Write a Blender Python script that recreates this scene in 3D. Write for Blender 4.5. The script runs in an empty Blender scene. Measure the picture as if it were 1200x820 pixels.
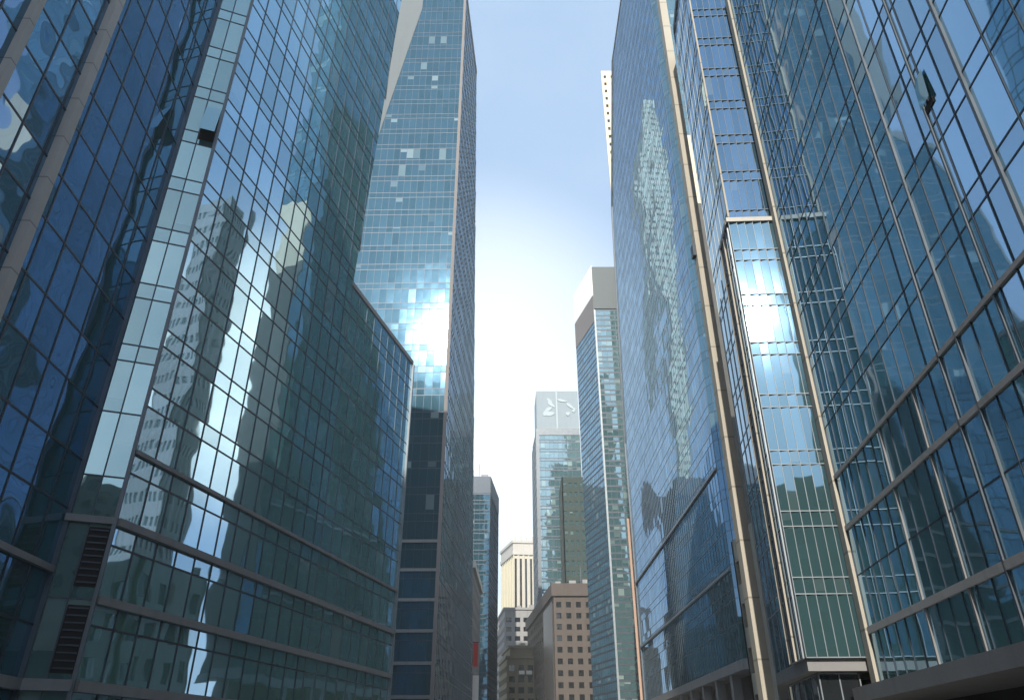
import bpy, math, random
from mathutils import Vector
random.seed(7)
scene = bpy.context.scene
COL = scene.collection
R = math.radians

# ------------------------------------------------------------------ basics
def link(o, parent=None):
    COL.objects.link(o)
    if parent is not None:
        o.parent = parent
    return o

def tag(o, label=None, cat=None, group=None, kind=None):
    if label: o['label'] = label
    if cat: o['category'] = cat
    if group: o['group'] = group
    if kind: o['kind'] = kind
    return o

def thing(name, label, cat, group=None, loc=(0, 0, 0)):
    o = bpy.data.objects.new(name, None)
    o.empty_display_size = 1
    o.location = loc
    link(o)
    return tag(o, label, cat, group)

class MB:
    """collects faces; build() links them as one mesh object"""
    def __init__(self):
        self.v = []; self.f = []; self.uv = []
    def face(self, pts, uvs=None):
        n = len(self.v)
        self.v.extend([tuple(p) for p in pts])
        self.f.append(tuple(range(n, n + len(pts))))
        self.uv.append(uvs or [(0.5, 0.5)] * len(pts))
    def hexa(self, b, t):
        """b, t: 4 bottom and 4 top points, counter-clockwise from above"""
        n = len(self.v)
        self.v.extend([tuple(p) for p in b] + [tuple(p) for p in t])
        for q in ((3, 2, 1, 0), (4, 5, 6, 7), (0, 1, 5, 4), (1, 2, 6, 5), (2, 3, 7, 6), (3, 0, 4, 7)):
            self.f.append(tuple(n + i for i in q)); self.uv.append([(0.5, 0.5)] * 4)
    def box(self, x0, x1, y0, y1, z0, z1):
        self.hexa([(x0, y0, z0), (x1, y0, z0), (x1, y1, z0), (x0, y1, z0)],
                  [(x0, y0, z1), (x1, y0, z1), (x1, y1, z1), (x0, y1, z1)])
    def prism(self, poly, z0, z1, poly1=None):
        poly1 = poly1 or poly
        n = len(self.v); k = len(poly)
        self.v.extend([(p[0], p[1], z0) for p in poly] + [(p[0], p[1], z1) for p in poly1])
        self.f.append(tuple(range(n + k - 1, n - 1, -1))); self.uv.append([(0.5, 0.5)] * k)
        self.f.append(tuple(range(n + k, n + 2 * k))); self.uv.append([(0.5, 0.5)] * k)
        for i in range(k):
            j = (i + 1) % k
            self.f.append((n + i, n + j, n + k + j, n + k + i)); self.uv.append([(0.5, 0.5)] * 4)
    def tube(self, pts, r, seg=8):
        rings = []
        for i, p in enumerate(pts):
            p = Vector(p)
            a = Vector(pts[max(i - 1, 0)]); b = Vector(pts[min(i + 1, len(pts) - 1)])
            d = (b - a).normalized()
            u = d.cross(Vector((0.3, 0.1, 1))).normalized(); w = d.cross(u)
            rr = r[i] if isinstance(r, (list, tuple)) else r
            rings.append([p + u * math.cos(2 * math.pi * k / seg) * rr + w * math.sin(2 * math.pi * k / seg) * rr for k in range(seg)])
        for i in range(len(rings) - 1):
            for k in range(seg):
                self.face([rings[i][k], rings[i][(k + 1) % seg], rings[i + 1][(k + 1) % seg], rings[i + 1][k]])
    def build(self, name, mat, parent=None):
        me = bpy.data.meshes.new(name)
        me.from_pydata(self.v, [], self.f)
        uvl = me.uv_layers.new(name='UVMap')
        flat = []
        for q in self.uv:
            for a in q: flat.extend(a)
        uvl.data.foreach_set('uv', flat)
        me.materials.append(mat)
        o = bpy.data.objects.new(name, me)
        return link(o, parent)

# ------------------------------------------------------------------ materials
def newmat(name):
    m = bpy.data.materials.new(name); m.use_nodes = True
    nt = m.node_tree; nt.nodes.clear()
    out = nt.nodes.new('ShaderNodeOutputMaterial')
    return m, nt, nt.nodes, nt.links, out

def vmath(nt, op, a, b=None, scale=None):
    n = nt.nodes.new('ShaderNodeVectorMath'); n.operation = op
    for i, s in enumerate((a, b)):
        if s is None: continue
        if isinstance(s, (tuple, list)): n.inputs[i].default_value = s
        else: nt.links.new(s, n.inputs[i])
    if scale is not None:
        if isinstance(scale, (int, float)): n.inputs['Scale'].default_value = scale
        else: nt.links.new(scale, n.inputs['Scale'])
    return n.outputs[0]

def fmath(nt, op, a, b=None, clamp=False):
    n = nt.nodes.new('ShaderNodeMath'); n.operation = op; n.use_clamp = clamp
    for i, s in enumerate((a, b)):
        if s is None: continue
        if isinstance(s, (int, float)): n.inputs[i].default_value = s
        else: nt.links.new(s, n.inputs[i])
    return n.outputs[0]

def maprange(nt, val, a, b, c=0.0, d=1.0):
    n = nt.nodes.new('ShaderNodeMapRange'); n.clamp = True; n.interpolation_type = 'SMOOTHSTEP'
    nt.links.new(val, n.inputs[0])
    for i, x in enumerate((a, b, c, d)): n.inputs[i + 1].default_value = x
    return n.outputs[0]

def mixcol(nt, fac, a, b):
    n = nt.nodes.new('ShaderNodeMix'); n.data_type = 'RGBA'
    if isinstance(fac, (int, float)): n.inputs[0].default_value = fac
    else: nt.links.new(fac, n.inputs[0])
    for i, s in ((6, a), (7, b)):
        if isinstance(s, (tuple, list)): n.inputs[i].default_value = tuple(s[:3]) + (1,)
        else: nt.links.new(s, n.inputs[i])
    return n.outputs[2]

def glass_mat(name, tint, base, blind, f0=0.3, tilt=0.010, warp=0.012, wscale=0.55, blind_p=0.18, rough=0.02, glow=0.07, glow_r=0.13, graze=(0.62, 0.76, 0.84), brk=3.0):
    """coated facade glass: each pane has a small tilt and a ripple of its own"""
    m, nt, N, L, out = newmat(name)
    uv = N.new('ShaderNodeUVMap'); uv.uv_map = 'UVMap'
    fl = vmath(nt, 'FLOOR', uv.outputs[0])
    wn = N.new('ShaderNodeTexWhiteNoise'); wn.noise_dimensions = '2D'
    L.new(fl, wn.inputs['Vector'])
    geo = N.new('ShaderNodeNewGeometry')
    tv = vmath(nt, 'SCALE', vmath(nt, 'SUBTRACT', wn.outputs['Color'], (0.5, 0.5, 0.5)), scale=tilt * 2)
    p = vmath(nt, 'ADD', geo.outputs['Position'], vmath(nt, 'SCALE', wn.outputs['Color'], scale=brk))
    nz = N.new('ShaderNodeTexNoise'); nz.inputs['Scale'].default_value = wscale
    nz.inputs['Detail'].default_value = 1.0
    L.new(p, nz.inputs['Vector'])
    wv = vmath(nt, 'SCALE', vmath(nt, 'SUBTRACT', nz.outputs['Color'], (0.5, 0.5, 0.5)), scale=warp * 4)
    nrm = vmath(nt, 'NORMALIZE', vmath(nt, 'ADD', vmath(nt, 'ADD', geo.outputs['Normal'], tv), wv))
    lw = N.new('ShaderNodeLayerWeight'); lw.inputs['Blend'].default_value = 0.5
    L.new(nrm, lw.inputs['Normal'])
    # facing is 1-cos: lift it towards grazing
    pw = fmath(nt, 'POWER', lw.outputs['Facing'], 3.0)
    fac = fmath(nt, 'ADD', fmath(nt, 'MULTIPLY', pw, 1.0 - f0), f0, True)
    # what shows through: dark rooms, some blinds
    wn2 = N.new('ShaderNodeTexWhiteNoise'); wn2.noise_dimensions = '2D'
    L.new(vmath(nt, 'ADD', fl, (13.7, 5.1, 0)), wn2.inputs['Vector'])
    fr = vmath(nt, 'FRACTION', uv.outputs[0])
    sx = N.new('ShaderNodeSeparateXYZ'); L.new(fr, sx.inputs[0])
    wn3 = N.new('ShaderNodeTexWhiteNoise'); wn3.noise_dimensions = '2D'
    L.new(vmath(nt, 'ADD', fl, (71.3, 33.9, 0)), wn3.inputs['Vector'])
    isb = fmath(nt, 'LESS_THAN', wn2.outputs['Value'], blind_p)
    isb = fmath(nt, 'MULTIPLY', isb, fmath(nt, 'GREATER_THAN', sx.outputs['Y'], wn3.outputs['Value']))
    bcol = mixcol(nt, fmath(nt, 'MULTIPLY', isb, wn.outputs['Value']), base, blind)
    nz2 = N.new('ShaderNodeTexNoise'); nz2.inputs['Scale'].default_value = 0.12; nz2.inputs['Detail'].default_value = 3
    L.new(geo.outputs['Position'], nz2.inputs['Vector'])
    bcol = mixcol(nt, fmath(nt, 'MULTIPLY', nz2.outputs['Fac'], 0.5), bcol, tuple(c * 1.8 for c in base))
    dif = N.new('ShaderNodeBsdfDiffuse'); L.new(bcol, dif.inputs['Color'])
    g1 = N.new('ShaderNodeBsdfAnisotropic') if False else N.new('ShaderNodeBsdfGlossy')
    g2 = N.new('ShaderNodeBsdfGlossy')
    for g, r in ((g1, rough), (g2, glow_r)):
        g.distribution = 'GGX'; g.inputs['Roughness'].default_value = r
        L.new(nrm, g.inputs['Normal'])
    tc = mixcol(nt, pw, tint, graze)
    # faint dust: panes differ a little in how much they mirror
    dim = fmath(nt, 'ADD', fmath(nt, 'MULTIPLY', wn3.outputs['Value'], 0.30), 0.74)
    tc2 = vmath(nt, 'SCALE', tc, scale=dim)
    L.new(tc2, g1.inputs['Color']); L.new(tc2, g2.inputs['Color'])
    mg = N.new('ShaderNodeMixShader'); mg.inputs[0].default_value = glow
    L.new(g1.outputs[0], mg.inputs[1]); L.new(g2.outputs[0], mg.inputs[2])
    mx = N.new('ShaderNodeMixShader')
    L.new(fac, mx.inputs[0]); L.new(dif.outputs[0], mx.inputs[1]); L.new(mg.outputs[0], mx.inputs[2])
    L.new(mx.outputs[0], out.inputs[0])
    return m

def stone_mat(name, col, var=0.25, scale=0.6, rough=0.75, streak=0.25, spec=0.3, joint=None):
    m, nt, N, L, out = newmat(name)
    b = N.new('ShaderNodeBsdfPrincipled')
    geo = N.new('ShaderNodeNewGeometry')
    n1 = N.new('ShaderNodeTexNoise'); n1.inputs['Scale'].default_value = scale; n1.inputs['Detail'].default_value = 6
    L.new(geo.outputs['Position'], n1.inputs['Vector'])
    st = N.new('ShaderNodeTexNoise'); st.inputs['Scale'].default_value = 1.0; st.inputs['Detail'].default_value = 4
    L.new(vmath(nt, 'MULTIPLY', geo.outputs['Position'], (1.7, 1.7, 0.06)), st.inputs['Vector'])
    c = mixcol(nt, n1.outputs['Fac'], tuple(x * (1 - var) for x in col), tuple(min(1, x * (1 + var)) for x in col))
    f = maprange(nt, st.outputs['Fac'], 0.5, 0.75, 0.0, streak)
    c = mixcol(nt, f, c, tuple(x * 0.45 for x in col))
    if joint:
        sp = N.new('ShaderNodeSeparateXYZ'); L.new(geo.outputs['Position'], sp.inputs[0])
        fr = fmath(nt, 'FRACT', fmath(nt, 'DIVIDE', sp.outputs['Z'], joint))
        ln = fmath(nt, 'LESS_THAN', fr, 0.03)
        c = mixcol(nt, fmath(nt, 'MULTIPLY', ln, 0.6), c, tuple(x * 0.3 for x in col))
    L.new(c, b.inputs['Base Color'])
    b.inputs['Roughness'].default_value = rough
    b.inputs['Specular IOR Level'].default_value = spec
    bp = N.new('ShaderNodeBump'); bp.inputs['Strength'].default_value = 0.25; bp.inputs['Distance'].default_value = 0.02
    n3 = N.new('ShaderNodeTexNoise'); n3.inputs['Scale'].default_value = 9.0; n3.inputs['Detail'].default_value = 3
    L.new(geo.outputs['Position'], n3.inputs['Vector'])
    L.new(n3.outputs['Fac'], bp.inputs['Height']); L.new(bp.outputs[0], b.inputs['Normal'])
    L.new(b.outputs[0], out.inputs[0])
    return m

def metal_mat(name, col, rough=0.45, metallic=0.35):
    m, nt, N, L, out = newmat(name)
    b = N.new('ShaderNodeBsdfPrincipled')
    geo = N.new('ShaderNodeNewGeometry')
    n1 = N.new('ShaderNodeTexNoise'); n1.inputs['Scale'].default_value = 0.9; n1.inputs['Detail'].default_value = 5
    L.new(geo.outputs['Position'], n1.inputs['Vector'])
    c = mixcol(nt, n1.outputs['Fac'], tuple(x * 0.7 for x in col), tuple(min(1, x * 1.3) for x in col))
    L.new(c, b.inputs['Base Color'])
    b.inputs['Roughness'].default_value = rough; b.inputs['Metallic'].default_value = metallic
    L.new(b.outputs[0], out.inputs[0])
    return m

M = {}
M['glass_a'] = glass_mat('blue_green_glass', (0.42, 0.66, 0.92), (0.12, 0.25, 0.205), (0.30, 0.40, 0.36), f0=0.55, tilt=0.006, warp=0.0045, wscale=0.5)
M['glass_a_wavy'] = glass_mat('rippled_blue_glass', (0.30, 0.50, 0.82), (0.045, 0.105, 0.10), (0.08, 0.12, 0.13), f0=0.50, tilt=0.013, warp=0.024, wscale=0.45)
M['glass_strip'] = glass_mat('pale_teal_glass', (0.40, 0.60, 0.66), (0.06, 0.13, 0.13), (0.30, 0.40, 0.38), f0=0.45, tilt=0.012, warp=0.016, blind_p=0.4)
M['glass_b'] = glass_mat('tower_blue_glass', (0.16, 0.32, 0.49), (0.018, 0.052, 0.066), (0.30, 0.38, 0.38), f0=0.28, tilt=0.006, warp=0.004, blind_p=0.06, glow=0.10, glow_r=0.12)
M['glass_c'] = glass_mat('ribbed_tower_glass', (0.26, 0.44, 0.68), (0.050, 0.10, 0.090), (0.16, 0.24, 0.20), f0=0.36, tilt=0.0035, warp=0.022, wscale=0.035, brk=0.8, graze=(0.34, 0.50, 0.66))
M['glass_e'] = glass_mat('bay_glass', (0.20, 0.37, 0.58), (0.035, 0.075, 0.080), (0.12, 0.16, 0.16), f0=0.42, tilt=0.005, warp=0.004, glow=0.05, glow_r=0.11)
M['glass_e_up'] = glass_mat('bay_glass_upper', (0.20, 0.37, 0.66), (0.03, 0.065, 0.085), (0.12, 0.16, 0.16), f0=0.40, tilt=0.006, warp=0.004, glow=0.01, glow_r=0.10)
M['glass_d'] = glass_mat('deep_blue_glass', (0.48, 0.72, 1.0), (0.11, 0.24, 0.19), (0.30, 0.38, 0.34), f0=0.50, tilt=0.008, warp=0.006, wscale=0.5)
M['glass_f'] = glass_mat('light_blue_glass', (0.46, 0.66, 0.80), (0.05, 0.11, 0.12), (0.35, 0.45, 0.42), f0=0.40, tilt=0.010, warp=0.006, blind_p=0.3)
M['glass_dark'] = glass_mat('dark_window_glass', (0.5, 0.55, 0.6), (0.012, 0.014, 0.016), (0.15, 0.14, 0.12), f0=0.10, tilt=0.01, warp=0.01)
M['frame_dark'] = metal_mat('dark_blue_grey_frame', (0.035, 0.05, 0.07))
M['frame_grey'] = metal_mat('grey_metal_frame', (0.10, 0.12, 0.14))
M['frame_pale'] = metal_mat('pale_metal_frame', (0.22, 0.25, 0.27))
M['band'] = stone_mat('grey_band_cladding', (0.20, 0.20, 0.20), var=0.15, rough=0.6)
M['pier'] = stone_mat('pale_pier_stone', (0.42, 0.39, 0.36), var=0.12, streak=0.3, joint=2.2)
M['pier_cream'] = stone_mat('cream_pier_stone', (0.38, 0.35, 0.29), var=0.1, streak=0.25, joint=3.2)
M['core'] = stone_mat('dark_core', (0.03, 0.035, 0.04), streak=0)
M['roof'] = stone_mat('roof_felt', (0.16, 0.16, 0.16))
M['white_clad'] = stone_mat('white_cladding', (0.82, 0.82, 0.80), var=0.04, streak=0.06)
M['grey_clad'] = stone_mat('grey_cladding', (0.13, 0.15, 0.16), var=0.06, streak=0.1)
M['taupe_clad'] = stone_mat('taupe_cladding', (0.19, 0.175, 0.17), var=0.06, streak=0.1)
M['sign_clad'] = stone_mat('silver_sign_panel', (0.25, 0.30, 0.33), var=0.05, streak=0.08)
M['emblem'] = stone_mat('white_emblem_paint', (0.36, 0.42, 0.45), var=0.03, streak=0.0)
M['brown'] = stone_mat('brown_stone', (0.10, 0.082, 0.072), var=0.15)
M['brown_dark'] = stone_mat('dark_brown_granite', (0.06, 0.05, 0.045), var=0.2, rough=0.35)
M['yellow'] = stone_mat('pale_yellow_stone', (0.56, 0.52, 0.40), var=0.06, streak=0.12)
M['pale_grey'] = stone_mat('pale_grey_stone', (0.46, 0.44, 0.40), var=0.08)
M['office_grey'] = stone_mat('grey_concrete', (0.30, 0.30, 0.30), var=0.1)
M['olive'] = stone_mat('olive_stone', (0.20, 0.18, 0.13), var=0.15)
M['green_slab'] = stone_mat('dark_green_stone', (0.035, 0.055, 0.05), var=0.15)
M['ivory'] = stone_mat('ivory_cladding', (0.78, 0.74, 0.58), var=0.05)
M['pink'] = stone_mat('pink_tile_cladding', (0.40, 0.27, 0.20), var=0.08)
M['cream_wall'] = stone_mat('cream_cladding', (0.62, 0.54, 0.40), var=0.06)
M['dark_stone'] = stone_mat('dark_grey_stone', (0.10, 0.10, 0.095), var=0.25)
M['buff_stone'] = stone_mat('buff_stone', (0.32, 0.30, 0.25), var=0.15)
M['asphalt'] = stone_mat('asphalt', (0.05, 0.05, 0.052), var=0.3, scale=2.0, rough=0.9, streak=0)
M['paving'] = stone_mat('paving', (0.28, 0.27, 0.26), var=0.15, scale=1.5, streak=0)
M['paint'] = stone_mat('road_paint', (0.7, 0.7, 0.68), var=0.1, streak=0)
M['red'] = stone_mat('red_sign_paint', (0.55, 0.05, 0.05), var=0.08, streak=0)
M['sign_white'] = stone_mat('white_sign_board', (0.75, 0.72, 0.68), var=0.05, streak=0.1)
M['black'] = stone_mat('black_opening', (0.012, 0.012, 0.014), streak=0)
M['tan'] = stone_mat('brown_glass_spandrel', (0.16, 0.135, 0.115), var=0.1, rough=0.35, spec=0.5)

# ------------------------------------------------------------------ camera
PITCH = 29.0
cam_d = bpy.data.cameras.new('camera'); cam_d.lens = 867 / 1200 * 36; cam_d.sensor_width = 36
cam_d.clip_start = 0.1; cam_d.clip_end = 20000
cam = bpy.data.objects.new('camera', cam_d); link(cam)
CAMZ = 1.7
cam.location = (0, 0, CAMZ); cam.rotation_euler = (R(90 + PITCH), 0, 0)
scene.camera = cam
def project(p):
    x, y, z = p[0], p[1], p[2] - CAMZ
    d = y * math.cos(R(PITCH)) + z * math.sin(R(PITCH))
    if d <= 0.1: return None
    v = -y * math.sin(R(PITCH)) + z * math.cos(R(PITCH))
    return 600 + 867 * x / d, 410 - 867 * v / d

def pol(az, d): return (d * math.sin(R(az)), d * math.cos(R(az)))
def line_x(az, p, head):
    """where the sight line at azimuth az meets the plan line through p with that heading"""
    h = R(head); n = (math.cos(h), -math.sin(h)); s = (math.sin(R(az)), math.cos(R(az)))
    t = (n[0] * p[0] + n[1] * p[1]) / (n[0] * s[0] + n[1] * s[1])
    return (s[0] * t, s[1] * t)

OCC = []    # plan polygon, height: used only to rank which panes show
def seg_hit(p, poly, H, z):
    x, y = p
    for i in range(len(poly)):
        ax, ay = poly[i]; bx, by = poly[(i + 1) % len(poly)]
        rx, ry = x, y; sx, sy = bx - ax, by - ay
        den = rx * sy - ry * sx
        if abs(den) < 1e-9: continue
        t = (ax * sy - ay * sx) / den; u = (ax * ry - ay * rx) / den
        if 0.0 < t < 0.97 and 0 <= u <= 1 and CAMZ + (z - CAMZ) * t < H: return True
    return False

# ------------------------------------------------------------------ facades
class Facade:
    """curtain wall in the vertical plane from p0 towards p1; outward is to the right of p0->p1"""
    def __init__(self, p0, p1, ulines, zlines, glass, frame, umin=None, umax=None, vw=0.05, hw=0.06, dep=0.035, twist=0.0, seed=0, depth=0.0):
        self.p0 = Vector((p0[0], p0[1])); d = Vector((p1[0], p1[1])) - self.p0
        self.len = d.length; self.t = d.normalized(); self.n = Vector((self.t.y, -self.t.x))
        self.u = ulines; self.z = zlines; self.glass = glass; self.frame = frame
        self.umin = umin or (lambda z: 0.0); self.umax = umax or (lambda z: self.len)
        self.vw = vw; self.hw = hw; self.dep = dep; self.twist = twist; self.seed = seed; self.off = depth
    def P(self, u, z, d=0.0):
        q = self.p0 + self.t * u + self.n * (d + self.off)
        return (q.x, q.y, z)
    def bar(self, mb, u0, u1, z0, z1, d0, d1, u0t=None, u1t=None):
        u0t = u0 if u0t is None else u0t; u1t = u1 if u1t is None else u1t
        mb.hexa([self.P(u0, z0, d1), self.P(u1, z0, d1), self.P(u1, z0, d0), self.P(u0, z0, d0)],
                [self.P(u0t, z1, d1), self.P(u1t, z1, d1), self.P(u1t, z1, d0), self.P(u0t, z1, d0)])
    def panes(self):
        res = []
        for r in range(len(self.z) - 1):
            za, zb = self.z[r], self.z[r + 1]
            for c in range(len(self.u) - 1):
                ua, ub = self.u[c], self.u[c + 1]
                a0, b0 = max(ua, self.umin(za)), min(ub, self.umax(za))
                a1, b1 = max(ua, self.umin(zb)), min(ub, self.umax(zb))
                if b0 - a0 < 0.02 and b1 - a1 < 0.02: continue
                b0 = max(b0, a0 + .01); b1 = max(b1, a1 + .01)
                dl = math.tan(R(self.twist)) * (ub - ua) / 2
                pts = [self.P(a0, za, dl), self.P(b0, za, -dl), self.P(b1, zb, -dl), self.P(a1, zb, dl)]
                U = c + self.seed * 200; V = r
                e = .02
                uvs = [(U + e, V + e), (U + 1 - e, V + e), (U + 1 - e, V + 1 - e), (U + e, V + 1 - e)]
                res.append((pts, uvs, self.glass))
        return res
    def grid(self):
        mb = MB()
        z = self.z
        for i, u in enumerate(self.u):
            run = None
            for r in range(len(z) - 1):
                ok = self.umin(z[r]) - .3 <= u <= self.umax(z[r]) + .3 and self.umin(z[r + 1]) - .3 <= u <= self.umax(z[r + 1]) + .3
                if ok and run is None: run = z[r]
                if run is not None and (not ok or r == len(z) - 2):
                    top = z[r + 1] if ok else z[r]
                    if top > run: self.bar(mb, u - self.vw / 2, u + self.vw / 2, run, top, -0.06, self.dep)
                    run = None
        for zz in z:
            a, b = self.umin(zz), self.umax(zz)
            if b - a > 0.3:
                self.bar(mb, a, b, zz - self.hw / 2, zz + self.hw / 2, -0.055, self.dep - 0.012)
        return mb

def frange(a, b, step):
    n = max(1, round((b - a) / step))
    return [a + (b - a) * i / n for i in range(n + 1)]

def zdouble(z0, z1, floor, gap, first=None):
    """transoms: at each floor a pair of lines 'gap' apart"""
    r = []; z = z0
    while z < z1 - 0.01:
        r.append(z)
        if z + gap < z1: r.append(z + gap)
        z += floor
    r.append(z1)
    return r

def add_panes(parent, facs, limit=100):
    """the panes that show largest become parts; the rest is one part"""
    allp = []
    for f in facs: allp += f.panes()
    sc = []
    for i, (pts, uvs, g) in enumerate(allp):
        q = [project(p) for p in pts]
        if any(a is None for a in q): continue
        cx = sum(a[0] for a in q) / 4; cy = sum(a[1] for a in q) / 4
        if not (0 < cx < 1200 and 0 < cy < 820): continue
        area = abs(sum(q[k][0] * q[(k + 1) % 4][1] - q[(k + 1) % 4][0] * q[k][1] for k in range(4))) / 2
        c = [sum(p[k] for p in pts) / 4 for k in range(3)]
        if any(H is not parent and seg_hit((c[0], c[1]), poly, hh, c[2]) for H, poly, hh in OCC): continue
        sc.append((area, i))
    sc.sort(reverse=True)
    top = set(i for a, i in sc[:limit])
    for i in sorted(top):
        pts, uvs, g = allp[i]
        mb = MB(); mb.face(pts, uvs); mb.build('window_pane', M[g], parent)
    rest = {}
    for i, (pts, uvs, g) in enumerate(allp):
        if i in top: continue
        rest.setdefault(g, MB()).face(pts, uvs)
    for g, mb in rest.items():
        tag(mb.build('curtain_wall', M[g], parent), kind='stuff')

PENDING = []     # (building, facades) until every occluder is known
def glaze(b, facs, grids=True, limit=100):
    for f in facs:
        if f.frame: f.grid().build('mullion_grid', M[f.frame], b)
    PENDING.append((b, facs, limit))

def inset(poly, d):
    cx = sum(p[0] for p in poly) / len(poly); cy = sum(p[1] for p in poly) / len(poly)
    n = len(poly); res = []
    for i in range(n):
        a = Vector(poly[i - 1]); b = Vector(poly[i]); c = Vector(poly[(i + 1) % n])
        t1 = (b - a).normalized(); t2 = (c - b).normalized()
        n1 = Vector((-t1.y, t1.x)); n2 = Vector((-t2.y, t2.x))
        k = (n1 + n2); k = k / max(0.3, k.dot(n1)); res.append((b.x + k.x * d, b.y + k.y * d))
    return res

def core(b, poly, z0, z1, mat='core', d=0.3, roof=True, name='wall'):
    mb = MB(); mb.prism(inset(poly, d), z0, z1 - 0.2); mb.build(name, M[mat], b)
    if roof:
        mb = MB(); mb.prism(inset(poly, -0.05), z1 - 0.15, z1 + 0.35)
        mb.build('roof', M['roof'], b)

# ------------------------------------------------------------------ stone blocks with real window recesses
def block(b, poly, z0, z1, wall, cols, rows, edges, glass='glass_dark', wfrac=0.55, hfrac=0.55, ztop=None, rec=0.35, limit=100, sill=True, base=0.0, parapet=1.2):
    """poly CCW; walls on listed edges are piers and spandrels in front of set-back windows"""
    mb = MB(); mb.prism(inset(poly, rec), z0, z1 - 0.3); mb.build('wall', M[wall], b)
    wins = []
    pb = MB()
    n = len(poly)
    zz0 = z0 + base; zz1 = (ztop or z1) - parapet
    for e in range(n):
        p0 = Vector(poly[e]); p1 = Vector(poly[(e + 1) % n])
        f = Facade(p0, p1, [0], [0], glass, None)
        if e not in edges:
            f.bar(pb, rec * 0.0, f.len, z0, z1, -rec - .02, 0); continue
        nc = cols[edges.index(e)]; cw = f.len / nc; rh = (zz1 - zz0) / rows
        ww = cw * wfrac; wh = rh * hfrac
        for c in range(nc + 1):
            a = c * cw - (cw - ww) / 2; bb = c * cw + (cw - ww) / 2
            f.bar(pb, max(0, a), min(f.len, bb), z0, z1, -rec - .02, 0)
        for r in range(rows + 1):
            za = zz0 + r * rh - (rh - wh) / 2; zb = zz0 + r * rh + (rh - wh) / 2
            if r == 0: za = z0
            if r == rows: zb = z1
            f.bar(pb, 0.01, f.len - .01, za, zb, -rec - .02, -0.03)
        for r in range(rows):
            for c in range(nc):
                u0 = c * cw + (cw - ww) / 2; u1 = (c + 1) * cw - (cw - ww) / 2
                za = zz0 + r * rh + (rh - wh) / 2; zb = zz0 + (r + 1) * rh - (rh - wh) / 2
                wins.append((f, u0, u1, za, zb, r, c))
    pb.build('wall', M[wall], b)
    # rank: those that show
    sc = []
    for i, (f, u0, u1, za, zb, r, c) in enumerate(wins):
        p = f.P((u0 + u1) / 2, (za + zb) / 2)
        q = project(p); vis = q is not None and 0 < q[0] < 1200 and 0 < q[1] < 830
        fac = -(f.n.x * p[0] + f.n.y * p[1])
        hid = any(H is not b and seg_hit((p[0], p[1]), po, hh, p[2]) for H, po, hh in OCC)
        sc.append(((0 if vis and fac > 0 and not hid else 1), math.hypot(p[0], p[1]), i))
    sc.sort()
    def win(mb, f, u0, u1, za, zb, r, c):
        d = -rec + .04
        U = c + f.p0.x * 17 // 1; V = r
        mb.face([f.P(u0, za, d), f.P(u1, za, d), f.P(u1, zb, d), f.P(u0, zb, d)], [(U + .02, V + .02), (U + .98, V + .02), (U + .98, V + .98), (U + .02, V + .98)])
        um = (u0 + u1) / 2
        f.bar(mb, um - .04, um + .04, za, zb, -rec + .02, -rec + .10)
        f.bar(mb, u0, u1, za, za + .09, -rec + .02, -rec + .11)
    rest = MB()
    for k, (a, d, i) in enumerate(sc):
        if k < limit:
            mb = MB(); win(mb, *wins[i]); mb.build('window', M[glass], b)
        else: win(rest, *wins[i])
    if rest.f: tag(rest.build('window', M[glass], b), kind='stuff')
    rb = MB(); rb.prism(inset(poly, 0.15), z1 - 0.25, z1 + 0.02); rb.build('roof', M['roof'], b)

def rect(x0, x1, y0, y1): return [(x0, y0), (x1, y0), (x1, y1), (x0, y1)]

# ================================================================== plan
# --- left corner building
HA2 = 13.5
A2p = pol(-28.5, 36.7)
A2mid = line_x(-14.5, A2p, HA2); A2end = line_x(-8.65, A2p, HA2)
A1p = pol(-31.5, 37.0)
A1s = (A1p[0] + (A1p[1] + 6) * math.tan(R(3)), -6.0)
polyA = [A1s, A1p, A2p, A2mid, (A2mid[0] - 22, A2mid[1] + 8), (-46, 50), (-46, -6)]
wing_back = (A2end[0] - 20, A2end[1] + 5)
polyAw = [A2mid, A2end, wing_back, (A2mid[0] - 21, A2mid[1] + 8)]
HT_A = 82.0; HT_A1 = 58.0; HT_W = 35.7
# --- left tall tower
HB = 3.5
B0 = pol(-5.5, 110.5)
Bfl = (B0[0] - 26.0 * math.cos(R(2)), B0[1] + 26.0 * math.sin(R(-1)) * -1.0)
Bback = line_x(-2.75, B0, HB)
polyB = [Bfl, B0, Bback, (Bfl[0] + 3, Bback[1] + 4)]
HT_B = 157.0
# --- right
HD = 5.5
Dp = pol(24.3, 36.0)
Dn = line_x(41.2, Dp, HD); Dfold0 = line_x(34.8, Dp, HD); Dfold1 = line_x(33.35, Dp, HD)
Dnear = line_x(75, Dp, HD)
polyD = [Dp, Dnear, (44, Dnear[1]), (44, 35.5), (Dp[0] + 1.5, 33.6)]
HT_D = 47.0
E0 = pol(20.35, 35.6)
polyE = [(E0[0] + .75, E0[1] + 6.5), E0, (14.93, E0[1] - .12), (14.93, 36.3), (32, 36.3), (32, 53), (17.5, 53)]
HT_E = 53.0
C0 = (23.9, 146.0); C1 = (23.9, 82.3); C2 = (24.9, 80.8)
polyC = [C0, C1, C2, (30.5, 80.8), (40, 138)]
HT_C = 147.0

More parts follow.
